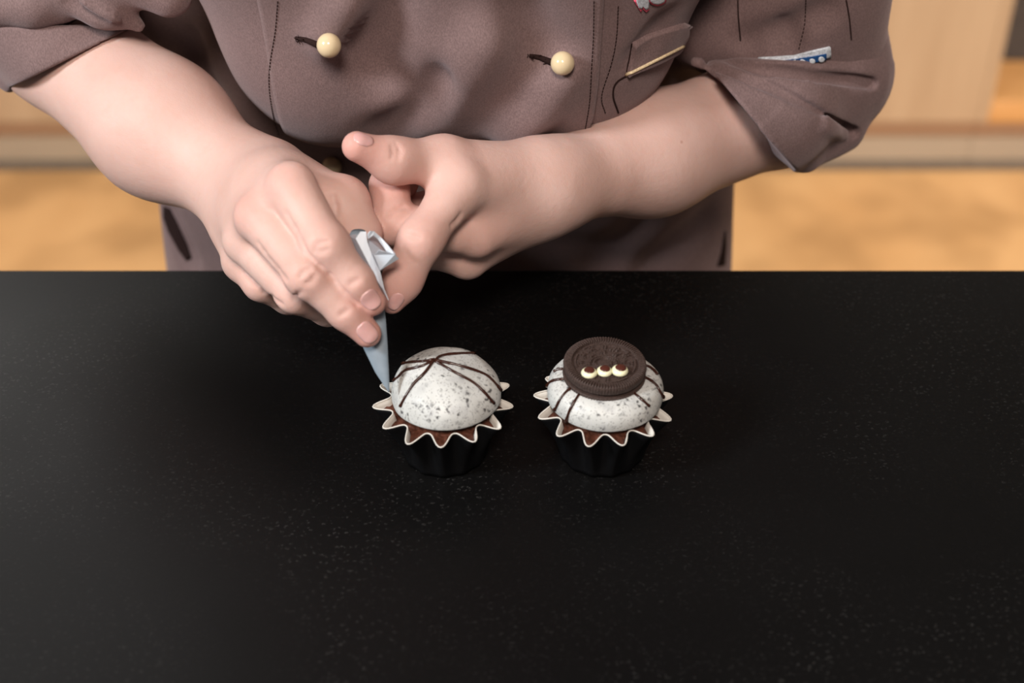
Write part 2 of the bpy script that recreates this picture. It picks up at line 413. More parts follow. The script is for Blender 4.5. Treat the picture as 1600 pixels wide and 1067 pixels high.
# --- right hand and arm (seen at the left)
rw = A(398, 299, .112); rm_ = A(252, 201, .168); re_ = A(92, 68, .232); rs = np.array((-.235, .30, T + .44))
mcp = [A(454, 293, .046), A(404, 338, .044), A(384, 376, .052), A(380, 408, .064)]
up = np.array((-.35, -.55, .76))
def finger(pts, rad, k=.004):
    pts = [pts[0] + (pts[0] - pts[1]) * .0] + list(pts[1:])
    return [cone(a, b, r1, r2, k) for a, b, r1, r2 in zip(pts, pts[1:], rad, rad[1:])]
r_idx = [mcp[0], A(510, 384, .014), A(556, 440, .006), A(582, 472, .0035)]
r_mid = [mcp[1], A(481, 430, .006), A(540, 486, .000), A(574, 521, -.003)]
r_rng = [mcp[2], A(462, 458, .026), A(512, 482, .040), A(548, 470, .052)]
r_lit = [mcp[3], A(408, 442, .050), A(450, 466, .058), A(490, 470, .066)]
r_thb = [A(462, 278, .095), A(534, 318, .066), A(560, 366, .050), A(566, 425, .039)]
RH = []
RH.append(G(cone(re_, rm_, .0375, .0402, .02), cone(rm_, rw, .0402, .0268, .02, flat=(up, 1.05)), k=.02))
palm = [cone(rw, m, .0232, r, .014, flat=(up, 1.10)) for m, r in zip(mcp, (.0142, .0135, .0128, .0118))]
palm.append(cone(mcp[0] * .5 + rw * .5, mcp[3] * .5 + rw * .5, .018, .016, .02, flat=(up, 1.2)))
RH.append(G(*palm, k=.020))
RH.append(G(cone(rw * .5 + r_thb[0] * .5, r_thb[1], .021, .0150, .012), cone(r_thb[1], r_thb[2], .0140, .0118, .008), cone(r_thb[2], r_thb[3], .0115, .0085, .008), k=.016))
RH.append(G(*finger(r_lit, (.0116, .0100, .0088, .0076)), k=.0035))
RH.append(G(*finger(r_rng, (.0124, .0109, .0096, .0080)), k=.0025))
RH.append(G(*finger(r_mid, (.0130, .0110, .0096, .0076)), cone(r_mid[1] + up * .002, r_mid[1] + up * .0022, .0098, k=.008), k=.0022))
RH.append(G(*finger(r_idx, (.0138, .0116, .0098, .0074)), cone(r_idx[1] + up * .002, r_idx[1] + up * .0022, .0104, k=.008), k=.0018))
RH.append(G(cone(re_, rs, .0375, .050, .02), k=.02))
# --- left hand and arm (seen at the right)
lw = A(852, 292, .125); lm_ = A(1020, 241, .188); le = A(1226, 162, .256); ls = np.array((.160, .30, T + .44))
l_mcp = [A(718, 292, .080), A(744, 366, .082), A(730, 402, .094), A(735, 402, .112)]
l_idx = [l_mcp[0], A(657, 376, .046), A(629, 437, .036), A(612, 474, .029)]
l_mid = [l_mcp[1], A(614, 350, .066), A(609, 290, .090), A(630, 284, .116)]
l_rng = [l_mcp[2], A(640, 380, .090), A(650, 330, .112), A(690, 310, .118)]
l_lit = [l_mcp[3], A(668, 394, .112), A(672, 352, .126), A(705, 335, .128)]
l_thb = [A(800, 262, .118), A(694, 253, .094), A(616, 251, .078), A(558, 229, .070)]
lup = np.array((.25, -.85, .30))
LH = []
LH.append(G(cone(le, lm_, .0385, .0366, .02), cone(lm_, lw, .0362, .0236, .02, flat=(lup, 1.04)), k=.02))
LH.append(G(*[cone(lw, m, .0212, r, .014, flat=(lup, 1.06)) for m, r in zip(l_mcp, (.0150, .0142, .0135, .012))], k=.020))
LH.append(G(cone(lw * .4 + l_thb[0] * .6, l_thb[1], .0185, .0145, .012), cone(l_thb[1], l_thb[2], .0138, .0120, .008), cone(l_thb[2], l_thb[3], .0120, .0084, .008), k=.012))
LH.append(G(*finger(l_lit, (.0115, .0098, .0088, .0078)), k=.003))
LH.append(G(*finger(l_rng, (.0125, .0110, .0098, .0084)), k=.002))
LH.append(G(*finger(l_mid, (.0128, .0118, .0112, .0095)), k=.002))
LH.append(G(*finger(l_idx, (.0150, .0098, .0086, .0058), .014), k=.005))
LH.append(G(cone(le, ls, .0385, .050, .02), k=.02))
# --- hidden trunk joins the arms into one body
pel = np.array((-.05, .37, T - .05)); chest = np.array((-.04, .30, T + .30)); neck = np.array((-.035, .24, T + .52))
TR = [G(cone(rs, chest, .055, .09, .03), k=.02), G(cone(ls, chest, .055, .09, .03), k=.02),
      G(cone(pel, chest, .13, .12, .03, flat=((0, 1, 0), 1.4)), cone(chest, neck, .08, .052, .04), k=.03)]
# creases of the knuckles and the joints
def creases(hand, items):
    for px, r in items:
        X = on(hand, px); hand.append(G(*[cone(a, b, r, r, .002) for a, b in zip(X, X[1:])], k=.0022, op=-1))
creases(RH, [([(492, 385), (500, 379), (511, 378)], .0007), ([(491, 392), (502, 393), (512, 389)], .0006), ([(468, 434), (474, 425), (484, 420)], .0007), ([(476, 444), (486, 440), (492, 430)], .0006),
             ([(459, 466), (466, 459), (472, 455)], .0006), ([(546, 446), (553, 440), (560, 437)], .0005), ([(530, 494), (538, 488), (544, 484)], .0005), ([(520, 306), (524, 322), (525, 335)], .0012)])
creases(RH, [([(447, 333), (460, 356), (472, 379), (487, 404), (500, 417), (515, 430), (540, 458), (558, 476)], .0008), ([(403, 380), (412, 394), (423, 408), (435, 422), (447, 436)], .0008),
             ([(383, 427), (401, 444), (414, 455), (426, 465), (440, 475)], .0008)])
creases(LH, [([(620, 226), (625, 236), (622, 248)], .0007), ([(612, 228), (615, 238), (613, 246)], .0005), ([(634, 366), (646, 369), (655, 372)], .0006), ([(706, 352), (715, 345), (720, 336)], .0012), ([(692, 400), (702, 402), (714, 404)], .0009), ([(606, 337), (612, 330), (620, 325), (632, 323)], .0010)])
BODY = [RH, LH, TR]
V, Q = mesh_sdf(BODY, (-.42, -.02, T - .24), (.29, .47, T + .60), .00125)
me = fast_mesh('body', V, Q)
bl = np.zeros(len(V))
for c, r, s in [(r_idx[3], .016, .75), (r_mid[3], .017, .75), (r_idx[1], .013, .45), (r_mid[1], .013, .45), (mcp[0] + up * .012, .013, .32), (mcp[1] + up * .012, .013, .35), (r_rng[1], .012, .35), (r_lit[1], .012, .3),
                (l_idx[3], .018, .75), (l_idx[2], .018, .55), (l_thb[3], .018, .7), (l_thb[2], .016, .5), (l_mid[2], .02, .75), (l_mid[3], .022, .8), (l_idx[1], .016, .4), (l_mid[1], .018, .35), (l_thb[1], .02, .3), (l_mcp[1], .02, .25)]:
    bl = np.maximum(bl, s * np.exp(-((V - c) ** 2).sum(1) / (r * r)))
at = me.attributes.new('blush', 'FLOAT', 'POINT'); at.data.foreach_set('value', bl.astype(np.float32))
body = link('body', me, M['skin'], person, True)

def nail(hand, px, along, W, L, name='nail', lift=.0005):
    c = on(hand, [px])[0]; n = grad(hand, [c])[0]; a = along - n * (along @ n); a /= np.linalg.norm(a); b = np.cross(n, a)
    nu, nv = 13, 13; vs = []
    for j in range(nv):
        v = -1 + 2 * j / (nv - 1)
        for i in range(nu):
            u = -1 + 2 * i / (nu - 1)
            s = math.sqrt(max(0, 1 - .45 * abs(v) ** 3)) * (1 - .08 * (v < 0) * v * v)
            t = math.sqrt(max(0, 1 - .50 * abs(u) ** 2.5))
            vs.append(c + a * v * t * L / 2 + b * u * s * W / 2)
    X = np.array(vs)
    for _ in range(5): X = X - grad(hand, X) * sdf(hand, X)[:, None] * .8
    N = grad(hand, X); X = X * 1.0
    uu = np.array([[-1 + 2 * i / (nu - 1), -1 + 2 * j / (nv - 1)] for j in range(nv) for i in range(nu)])
    edge = np.clip(1 - np.maximum(np.abs(uu[:, 0]) ** 4, np.where(uu[:, 1] < 0, np.abs(uu[:, 1]) ** 4, 0)), 0, 1)
    topo = X + N * (lift * (.25 + .75 * edge))[:, None]; bot = X - N * .0006
    k = nu * nv; V = list(topo) + list(bot); Fs = []
    for j in range(nv - 1):
        for i in range(nu - 1):
            q = j * nu + i; Fs += [(q, q + 1, q + nu + 1, q + nu), (q + k + nu, q + k + nu + 1, q + k + 1, q + k)]
    rim = [i for i in range(nu)] + [j * nu + nu - 1 for j in range(1, nv)] + [(nv - 1) * nu + i for i in range(nu - 2, -1, -1)] + [j * nu for j in range(nv - 2, 0, -1)]
    Fs += [(rim[i], rim[i] + k, rim[(i + 1) % len(rim)] + k, rim[(i + 1) % len(rim)]) for i in range(len(rim))]
    return from_data(name, V, Fs, M['nail'], body, True)
nail(RH, (580, 468), r_idx[3] - r_idx[2], .0118, .0116)
nail(RH, (575, 520), r_mid[3] - r_mid[2], .0124, .0130)
nail(LH, (619, 471), l_idx[3] - l_idx[2], .0085, .0115)
nail(LH, (568, 216), l_thb[3] - l_thb[2], .0100, .0125)

# --- jacket trunk
JK = [G(cone((-.107, .222, T + .169), (.030, .222, T + .170), .078, .077, .03), cone((-.130, .205, T + .27), (.060, .205, T + .27), .085, .085, .05), cone((-.135, .215, T + .36), (.068, .215, T + .36), .095, .095, .05),
        cone((-.19, .27, T + .44), (.11, .27, T + .44), .085, .085, .06), cone((-.037, .26, T + .46), neck, .085, .062, .04), k=.03),
      G(cone((-.053, .375, T - .14), (-.053, .37, T + .12), .236, .222, .03, flat=((0, 1, 0), 1.95)), cone((-.05, .345, T + .12), (-.04, .29, T + .30), .18, .17, .05, flat=((0, 1, 0), 1.5)), k=.02),
      G(cone((-.05, .375, T - .5), (-.05, .375, T - .2), .3), plane((0, 0, T - .14), (0, 0, 1)), k=.002, op=-1) if False else G(plane((0, 0, T - .17), (0, 0, -1), .002, 1), k=.004, op=-1)]
JK.pop()                                     # hem stays rounded inside the trousers' line
def resample(px, step=7):
    out = [tuple(px[0])]
    for a, b in zip(px, px[1:]):
        n = max(1, int(math.dist(a, b) / step)); out += [(a[0] + (b[0] - a[0]) * i / n, a[1] + (b[1] - a[1]) * i / n) for i in range(1, n + 1)]
    return out
def crease_px(groups, px, r, k=.012, sink=0., op=-1, step=7):
    X = on(groups, resample(px, step)); N = grad(groups, X); X = X + N * sink
    return G(*[cone(a, b, r, r, .004) for a, b in zip(X, X[1:])], k=k, op=op)
folds = [crease_px(JK, [(300, 60), (316, 120), (345, 170)], .003, .02), crease_px(JK, [(560, 60), (585, 100), (600, 118)], .002, .02, .002),
         crease_px(JK, [(760, 60), (700, 140), (640, 180)], .004, .03, .003, 1), crease_px(JK, [(690, 120), (650, 170), (600, 200)], .003, .025, .0015),
         crease_px(JK, [(620, 0), (600, 60), (590, 110)], .003, .025, .0015), crease_px(JK, [(540, 0), (520, 40), (505, 60)], .003, .02, .0025, 1),
         crease_px(JK, [(820, 0), (850, 60), (870, 90)], .003, .025, .0015), crease_px(JK, [(880, 115), (850, 160), (800, 200)], .003, .025, .0025, 1),
         crease_px(JK, [(1040, 30), (1010, 70), (985, 100)], .002, .015, .0015), crease_px(JK, [(1100, 345), (1050, 385), (1010, 415)], .004, .025, .002), crease_px(JK, [(1000, 355), (960, 390), (935, 418)], .004, .025, .002),
         crease_px(JK, [(262, 330), (278, 365), (295, 405)], .009, .015), crease_px(JK, [(850, 370), (905, 385), (960, 400)], .003, .02)]
JK = JK + folds + [G(cone(A(1140, 30, .275), A(1190, -160, .30), .040, .06, .02), k=.03), G(cone(A(236, -30, .335), A(170, -180, .33), .045, .06, .02), k=.02)]
def cloth_noise(amp, s):
    f = [(np.array(v) * s, ph) for v, ph in (((21, 9, 13), .3), ((-11, 17, 23), 1.9), ((33, -14, 8), 4.1), ((-27, 31, 37), 2.2))]
    def d(X): return amp * sum(np.sin(X @ a + ph) for a, ph in f) * .5
    return d
JD = cloth_noise(.0008, 1.0)
V, Q = mesh_sdf(JK, (-.30, .08, T - .40), (.22, .52, T + .62), .0026, JD, .004)
jacket = link('jacket', fast_mesh('jacket', V, Q), M['jacket'], person, True)

# --- overlapping front of the jacket: a cloth panel with thickness over the trunk
def panel_dir(s):                            # s runs down the front, then under the bust
    zc = T + .185
    if s < 0: return np.array((0, .22, zc - s)), np.array((0, -1, 0))
    a = s / .078; return np.array((0, .22, zc)), np.array((0, -math.cos(a), -math.sin(a)))
def jpoint(xs, ss, lift):
    O, Dv = [], []
    for x, s in zip(xs, ss):
        o, d = panel_dir(s); o = o + np.array((x, 0, 0)); O.append(o + d * .22); Dv.append(-d)
    X, _ = march(JK, O, Dv, .3, JD); return X + np.array([-d for d in Dv]) * lift
def px_to_x(px, py): return on(JK, [(px, py)], JD)[0]
xl, xr = px_to_x(424, 120)[0], px_to_x(936, 120)[0]
NX, NS = 70, 70
xs, ss = [], []
for j in range(NS):
    s = -.25 + (.25 + .088) * j / (NS - 1)
    for i in range(NX):
        u = i / (NX - 1); x = xl + (xr - xl) * u
        corner = max(0, (u - .93) / .07)
        xs.append(x - .006 * max(0, s / .088) ** 2 * (u > .9) * corner); ss.append(s - .016 * corner ** 2 * max(0, (j / (NS - 1) - .9) / .1))
bot_ = jpoint(xs, ss, .0006); top_ = jpoint(xs, ss, .0030)
top_ = top_ + np.array([(0, -.002 * max(0, s / .09) ** 2, -.0) for s in ss])
k = NX * NS; Fs = []
for j in range(NS - 1):
    for i in range(NX - 1):
        q = j * NX + i; Fs += [(q, q + NX, q + NX + 1, q + 1), (q + k, q + k + 1, q + k + NX + 1, q + k + NX)]
rim = [i for i in range(NX)] + [j * NX + NX - 1 for j in range(1, NS)] + [(NS - 1) * NX + i for i in range(NX - 2, -1, -1)] + [j * NX for j in range(NS - 2, 0, -1)]
Fs += [(rim[i], rim[(i + 1) % len(rim)], rim[(i + 1) % len(rim)] + k, rim[i] + k) for i in range(len(rim))]
fp = from_data('front_panel', list(top_) + list(bot_), Fs, M['jacket'], jacket, True)
bvh_panel = BVHTree.FromPolygons([tuple(v) for v in fp.data.vertices[:] and [x.co for x in fp.data.vertices]], [tuple(p.vertices) for p in fp.data.polygons])
def hitb(bvhs, px, py):
    best = None; d = ray(px, py).normalized()
    for b in bvhs:
        h = b.ray_cast(CAM, d)
        if h[0] is not None and (best is None or h[3] < best[3]): best = h
    return best
bvh_jacket = BVHTree.FromPolygons([tuple(v) for v in V], [tuple(map(int, q)) for q in Q])
TORSO = [bvh_panel, bvh_jacket]
def seam(name, px, bv, mat, parent, r=.0004, lift=.0002, dash=None, n=10):
    pts = []
    path = smooth_path([(x, y, 0) for x, y in px], n)
    for p in path:
        h = hitb(bv, p.x, p.y)
        if h: pts.append(h[0] + (h[1] if h[1].dot(ray(p.x, p.y)) < 0 else -h[1]) * lift)
    if len(pts) < 3: return None
    bm = bmesh.new()
    if dash:
        L = [0]
        for a, b in zip(pts, pts[1:]): L.append(L[-1] + (b - a).length)
        def atl(s):
            for i in range(len(L) - 1):
                if L[i + 1] >= s: f = (s - L[i]) / max(1e-9, L[i + 1] - L[i]); return pts[i].lerp(pts[i + 1], f)
            return pts[-1]
        s = 0
        while s + dash * .6 < L[-1]:
            add_tube(bm, [atl(s), atl(s + dash * .3), atl(s + dash * .6)], r, 5); s += dash
    else: add_tube(bm, pts, r, 6)
    return from_bm(name, bm, mat, parent, True)
seam('stitching', [(434, 2), (430, 50), (422, 100), (421, 140), (428, 185), (436, 212)], TORSO, M['thread'], jacket, .00035, .0002, .0026)
seam('stitching', [(928, 2), (927, 60), (924, 110), (921, 160), (914, 205)], TORSO, M['thread'], jacket, .00035, .0002, .0026)
seam('stitching', [(966, 10), (963, 60), (955, 100), (940, 150), (946, 178)], TORSO, M['thread'], jacket, .00035, .0002, .0026)
seam('seam', [(994, 112), (964, 128), (958, 150), (966, 176)], TORSO, M['thread'], jacket, .0006, .0001)

# --- buttons on the panel
def button(px, py, dia_px=38):
    h = hitb(TORSO, px, py); n = h[1] if h[1].dot(ray(px, py)) < 0 else -h[1]
    r = .0069; bm = bmesh.new()
    c = CAM + ray(px, py) * ((h[0] - CAM).length / ray(px, py).length - .007)
    bmesh.ops.create_uvsphere(bm, u_segments=40, v_segments=24, radius=r, matrix=Matrix.Translation(c))
    o = from_bm('button', bm, M['button'], jacket, True)
    bm = bmesh.new(); add_tube(bm, [c - n * .004, h[0] - n * .002], .0022, 10); from_bm('button_shank', bm, M['thread'], jacket, True)
    pts = [hitb(TORSO, px - dx, py + dy) for dx, dy in ((52, -12), (46, -11), (36, -9), (26, -5), (14, 0))]
    bm = bmesh.new(); add_tube(bm, [q[0] + (n * .0002) for q in pts], lambda t: .0010 + .0012 * t, 8); from_bm('buttonhole', bm, M['thread'], jacket, True)
    bm = bmesh.new()
    rnd = random.Random(int(px))
    for i in range(14):
        a = pts[rnd.randrange(0, 4)][0] + Vector((rnd.uniform(-.001, .001), -.001, rnd.uniform(-.0016, .0016))); b = a + Vector((rnd.uniform(-.0025, .0025), -.0008, rnd.uniform(-.0022, .0022)))
        add_tube(bm, [a, (a + b) / 2 + Vector((0, -.0006, 0)), b], .00022, 4)
    o = from_bm('loose_thread', bm, M['thread'], jacket, True); o['kind'] = 'stuff'
button(514, 71); button(879, 99)
h = hitb([bvh_jacket], 520, 258)
if h:
    bm = bmesh.new(); bmesh.ops.create_uvsphere(bm, u_segments=32, v_segments=20, radius=.0068, matrix=Matrix.Translation(h[0] + Vector((0, -.006, .002)))); from_bm('button', bm, M['button'], jacket, True)

# --- breast pocket flap with a cream edge, and the embroidery above it
def patch(name, outline, bv, mat, parent, lift=.001, thick=.0012, n=24, rough=0):
    """A thin piece of cloth lying on the garment inside this outline."""
    xs = [p[0] for p in outline]; ys = [p[1] for p in outline]
    bm = bmesh.new(); ring = []
    path = outline
    ctr = Vector((sum(xs) / len(xs), sum(ys) / len(ys)))
    rows = []
    for f in [i / n for i in range(n, 0, -1)]:
        rows.append([ctr.lerp(Vector(p), f) for p in path])
    def up3(p, l):
        h = hitb(bv, p.x, p.y)
        if h is None: return None
        nn = h[1] if h[1].dot(ray(p.x, p.y)) < 0 else -h[1]
        return h[0] + nn * l
    top = [[up3(p, lift + thick) for p in r] for r in rows]; base = [up3(p, lift - .001) for p in rows[0]]
    if any(q is None for r in top for q in r): return None
    tv = [[bm.verts.new(q) for q in r] for r in top]; bv_ = [bm.verts.new(q) for q in base]; c = bm.verts.new(up3(ctr, lift + thick)); m = len(path)
    for a, b in zip(tv, tv[1:]):
        for i in range(m): bm.faces.new((a[i], a[(i + 1) % m], b[(i + 1) % m], b[i]))
    for i in range(m): bm.faces.new((tv[-1][i], tv[-1][(i + 1) % m], c)); bm.faces.new((tv[0][i], bv_[i], bv_[(i + 1) % m], tv[0][(i + 1) % m]))
    return from_bm(name, bm, mat, parent, True)
def dense(poly, step=6):
    out = []
    for a, b in zip(poly, poly[1:] + poly[:1]):
        n = max(1, int(math.dist(a, b) / step))
        out += [(a[0] + (b[0] - a[0]) * i / n, a[1] + (b[1] - a[1]) * i / n) for i in range(n)]
    return out
pk = patch('pocket', dense([(988, 66), (1012, 53), (1040, 44), (1062, 37), (1078, 34), (1083, 42), (1081, 52), (1074, 64), (1066, 74), (1040, 88), (978, 118)]), [bvh_jacket], M['jacket'], jacket, .0010, .0030, 12)
BV2 = TORSO
if pk: BV2 = TORSO + [BVHTree.FromPolygons([tuple(v.co) for v in pk.data.vertices], [tuple(p.vertices) for p in pk.data.polygons])]
seam('pocket_edge', [(979, 117), (1005, 104), (1040, 86), (1068, 72)], BV2, M['cream_thread'], jacket, .0010, .0004)
seam('seam', [(987, 68), (984, 90), (979, 112)], BV2, M['thread'], jacket, .0005, .0001)
for pl, mt in (([(994, 0), (1003, 14), (1001, 18), (990, 0)], 'pink_thread'), ([(1005, 10), (1014, 14), (1009, 18), (1004, 13)], 'pink_thread')):
    patch('embroidery', dense(pl, 3), TORSO, M[mt], jacket, .0003, .0005, 5)
patch('embroidery', dense([(993, -12), (1011, -12), (1013, 2), (1012, 12), (1008, 13), (1004, 8), (1001, 12), (997, 10), (994, 2)], 3), TORSO, M['white_thread'], jacket, .0006, .0007, 5)
patch('embroidery', dense([(1013, -12), (1040, -12), (1040, 1), (1034, 6), (1026, 8), (1018, 6), (1013, 1)], 3), TORSO, M['pink_thread'], jacket, .0004, .0005, 5)
patch('embroidery', dense([(1015, -12), (1038, -12), (1037, 0), (1032, 3), (1026, 4.5), (1019, 3), (1015, -1)], 3), TORSO, M['white_thread'], jacket, .0009, .0006, 5)

for pl in ([(256, 322), (266, 326), (276, 345), (292, 380), (300, 404), (292, 408), (280, 392), (264, 362), (256, 340)], [(1133, 360), (1134, 384), (1132, 414), (1120, 416), (1127, 392), (1130, 372)]):
    o = patch('side_dark_patch', dense(pl, 5), [bvh_jacket], M['thread'], jacket, .0002, .0006, 6)  # flat dark patches: painted shade of the side slit, and a bit of trousers
# --- sleeves and their rolled cuffs; the cuffs follow the arm inside them
def img(x, y): return np.array((x, -y * .6, -y * .8))      # a direction across the picture plane, as a direction in the room
def view_cut(a, b, side):      # a flat cut through the two points, seen edge on; side: picture direction that is cut away
    n = np.array(ray(*a).cross(ray(*b)).normalized()); n = n if n @ img(*side) > 0 else -n
    return plane(np.array(CAM + ray(*a)), n, .002)
def inflate(ps, d): return [cone(p.a, p.b, p.r1 + d, p.r2 + d, p.k) for p in ps]
def fold_px(S, px, r, k, sink=0., op=-1): S.append(crease_px(S, px, r, k, sink, op, 3))
SD = cloth_noise(.0012, 1.3)
def build(name, S, lo, hi, disp, h=.0024):
    V, Q = mesh_sdf(S, lo, hi, h, disp, .004); o = link(name, fast_mesh(name, V, Q), M['jacket'], jacket, True)
    return o, BVHTree.FromPolygons([tuple(v) for v in V], [tuple(map(int, q)) for q in Q])
RARM = [cone(rw, rm_, .0268, .0402), cone(rm_, re_, .0402, .0375), cone(re_, rs, .0375, .0505)]
LARM = [cone(lw, lm_, .0236, .0366), cone(lm_, le, .0366, .0385), cone(le, ls, .0385, .0505)]
# right sleeve
e0 = A(60, 0, .236)
S = [G(*inflate(RARM[2:], .004), k=.01), G(cone(e0, A(40, -110, .255), .043, .048, .02), cone(A(40, -110, .255), rs, .048, .062, .02), k=.02),
     G(cone(A(-50, 2, .196), A(60, 6, .190), .014, .013, .01), cone(A(60, 6, .190), A(98, 18, .190), .013, .007, .01), k=.008),
     G(cone(A(95, -20, .190), A(165, 8, .186), .015, .014, .01), cone(A(165, 8, .186), A(216, 40, .186), .014, .005, .01), k=.010),
     G(cone(A(150, -60, .19), A(262, -10, .185), .02, .014, .01), k=.012)]
fold_px(S, [(105, 0), (130, 16), (160, 32)], .0020, .004); fold_px(S, [(125, -4), (150, 12), (185, 30)], .0016, .003, .0012, 1)
build('sleeve', S, (-.46, .08, T + .02), (-.13, .42, T + .56), SD)
nf = img(.44, .9)
S = [G(cone(A(112, 82, .211), A(20, -34, .24), .0415, .048, .01), *inflate(RARM, .0036), view_cut((24, 133), (212, 42), (.44, .9)), view_cut((0, 42), (200, 36), (0, -1)), k=.004),
     G(cone(A(-10, 112, .22), A(12, 124, .215), .008, .006), k=.010)]
S.append(G(*inflate(RARM, .0008), k=.001, op=-1))
build('rolled_cuff', S, (-.46, .08, T + .02), (-.13, .42, T + .40), cloth_noise(.0004, 1.3), .0014)
# left sleeve
S = [G(cone(A(1288, 118, .262), A(1258, -40, .262), .0430, .053, .02), cone(A(1258, -40, .262), ls, .053, .064, .02), k=.02), G(cone(A(1210, 50, .242), A(1105, 40, .258), .034, .030, .02), k=.02)]
fold_px(S, [(1160, 66), (1220, 50), (1290, 18)], .004, .012); fold_px(S, [(1225, 40), (1238, 70), (1240, 90)], .002, .012)
slo, bsl = build('sleeve', S, (.02, .08, T - .02), (.34, .42, T + .56), cloth_noise(.0010, 1.2))
core = lambda: [*inflate(LARM[1:2], .0036), cone(A(1195, 168, .216), A(1288, 112, .262), .0430, .0400, .01), cone(A(1195, 168, .216), A(1120, 215, .19), .0430, .0420, .01), cone(A(1288, 112, .262), A(1262, -20, .267), .0410, .0510, .02)]
S = [G(*core(), view_cut((1100, 98), (1248, 268), (-.75, .66)), view_cut((1080, 92), (1330, 96), (0, -1)), k=.003),
     G(*core(), view_cut((1100, 98), (1248, 268), (-.75, .66)), view_cut((1300, 88), (1392, -6), (-.69, -.73)), k=.003),
     G(cone(A(1200, 122, .206), A(1086, 97, .218), .010, .0035, .004), k=.006),
     G(cone(A(1262, 250, .212), A(1225, 215, .205), .0055, .010, .006), cone(A(1262, 250, .212), A(1318, 208, .235), .006, .012, .006), k=.012),
     G(cone(A(1330, 118, .225), A(1369, 121, .235), .008, .004, .006), cone(A(1330, 138, .225), A(1362, 144, .235), .007, .004, .006), k=.010)]
fold_px(S, [(1105, 95), (1150, 110), (1200, 133), (1265, 170), (1338, 210)], .0028, .003, -.0028)
fold_px(S, [(1110, 92), (1180, 104), (1250, 113), (1310, 123), (1368, 132)], .0026, .003, -.0026)
fold_px(S, [(1120, 104), (1160, 122), (1200, 146), (1260, 182), (1316, 212)], .0018, .006, .0002, 1)
S.append(G(*inflate(LARM, .0008), k=.001, op=-1))
build('rolled_cuff', S, (.02, .08, T - .02), (.34, .42, T + .40), cloth_noise(.0004, 1.2), .0014)
seam('seam', [(1153, 0), (1154, 30), (1157, 64)], [bsl], M['thread'], jacket, .0005, .0001)
seam('stitching', [(1259, 0), (1257, 40), (1250, 70), (1247, 82)], [bsl], M['thread'], jacket, .00035, .0002, .0026)
seam('seam', [(1322, 0), (1327, 30), (1330, 62)], [bsl], M['thread'], jacket, .0005, .0001)
lab = patch('sleeve_label', dense([(1186, 89), (1210, 88), (1240, 86), (1270, 78), (1296, 72), (1297, 87), (1270, 94), (1240, 97), (1210, 97), (1186, 96)], 4), [bsl], M['white_thread'], jacket, .0012, .0008, 6)
lb2 = patch('label_field', dense([(1222, 93.5), (1245, 91), (1268, 85.5), (1289, 81), (1289, 90), (1268, 95), (1245, 97.5), (1222, 98)], 4), [bsl], M['blue_label'], jacket, .0024, .0004, 5)
for cx, cy, ww in ((1229, 96.5, 3), (1242, 95.5, 3.6), (1255, 93.5, 4), (1268, 91.5, 4), (1281, 88.8, 4.6)):
    patch('label_letter', [(cx + ww * math.cos(2 * PI * i / 14), cy + ww * .9 * math.sin(2 * PI * i / 14)) for i in range(14)], [bsl], M['white_thread'], jacket, .0029, .0003, 3)

# --- trousers and shoes, behind the island
tz = T - .12
TRS = [G(cone((-.05, .385, tz), (-.05, .385, tz - .1), .205, .20, .02, flat=((0, 1, 0), 1.65)), k=.02)]
for s in (-1, 1): TRS.append(G(cone((-.05 + s * .095, .385, tz - .1), (-.05 + s * .10, .40, .48), .098, .07, .02), cone((-.05 + s * .10, .40, .48), (-.05 + s * .10, .42, .06), .07, .062, .02), k=.03))
V, Q = mesh_sdf(TRS, (-.32, .2, 0), (.22, .58, T + .1), .006, cloth_noise(.002, .8))
link('trousers', fast_mesh('trousers', V, Q), M['trousers'], person, True)
for s in (-1, 1):
    x = -.05 + s * .10
    V, Q = mesh_sdf([G(cone((x, .43, .045), (x, .30, .035), .044, .036, .02, flat=((0, 0, 1), 1.05)), cone((x, .43, .04), (x, .42, .09), .042, .045, .02), G and plane((0, 0, .001), (0, 0, -1), .004, -1), k=.02)], (x - .08, .22, -.01), (x + .08, .50, .14), .005)
    link('shoe', fast_mesh('shoe', V, Q), M['shoe'], person, True)

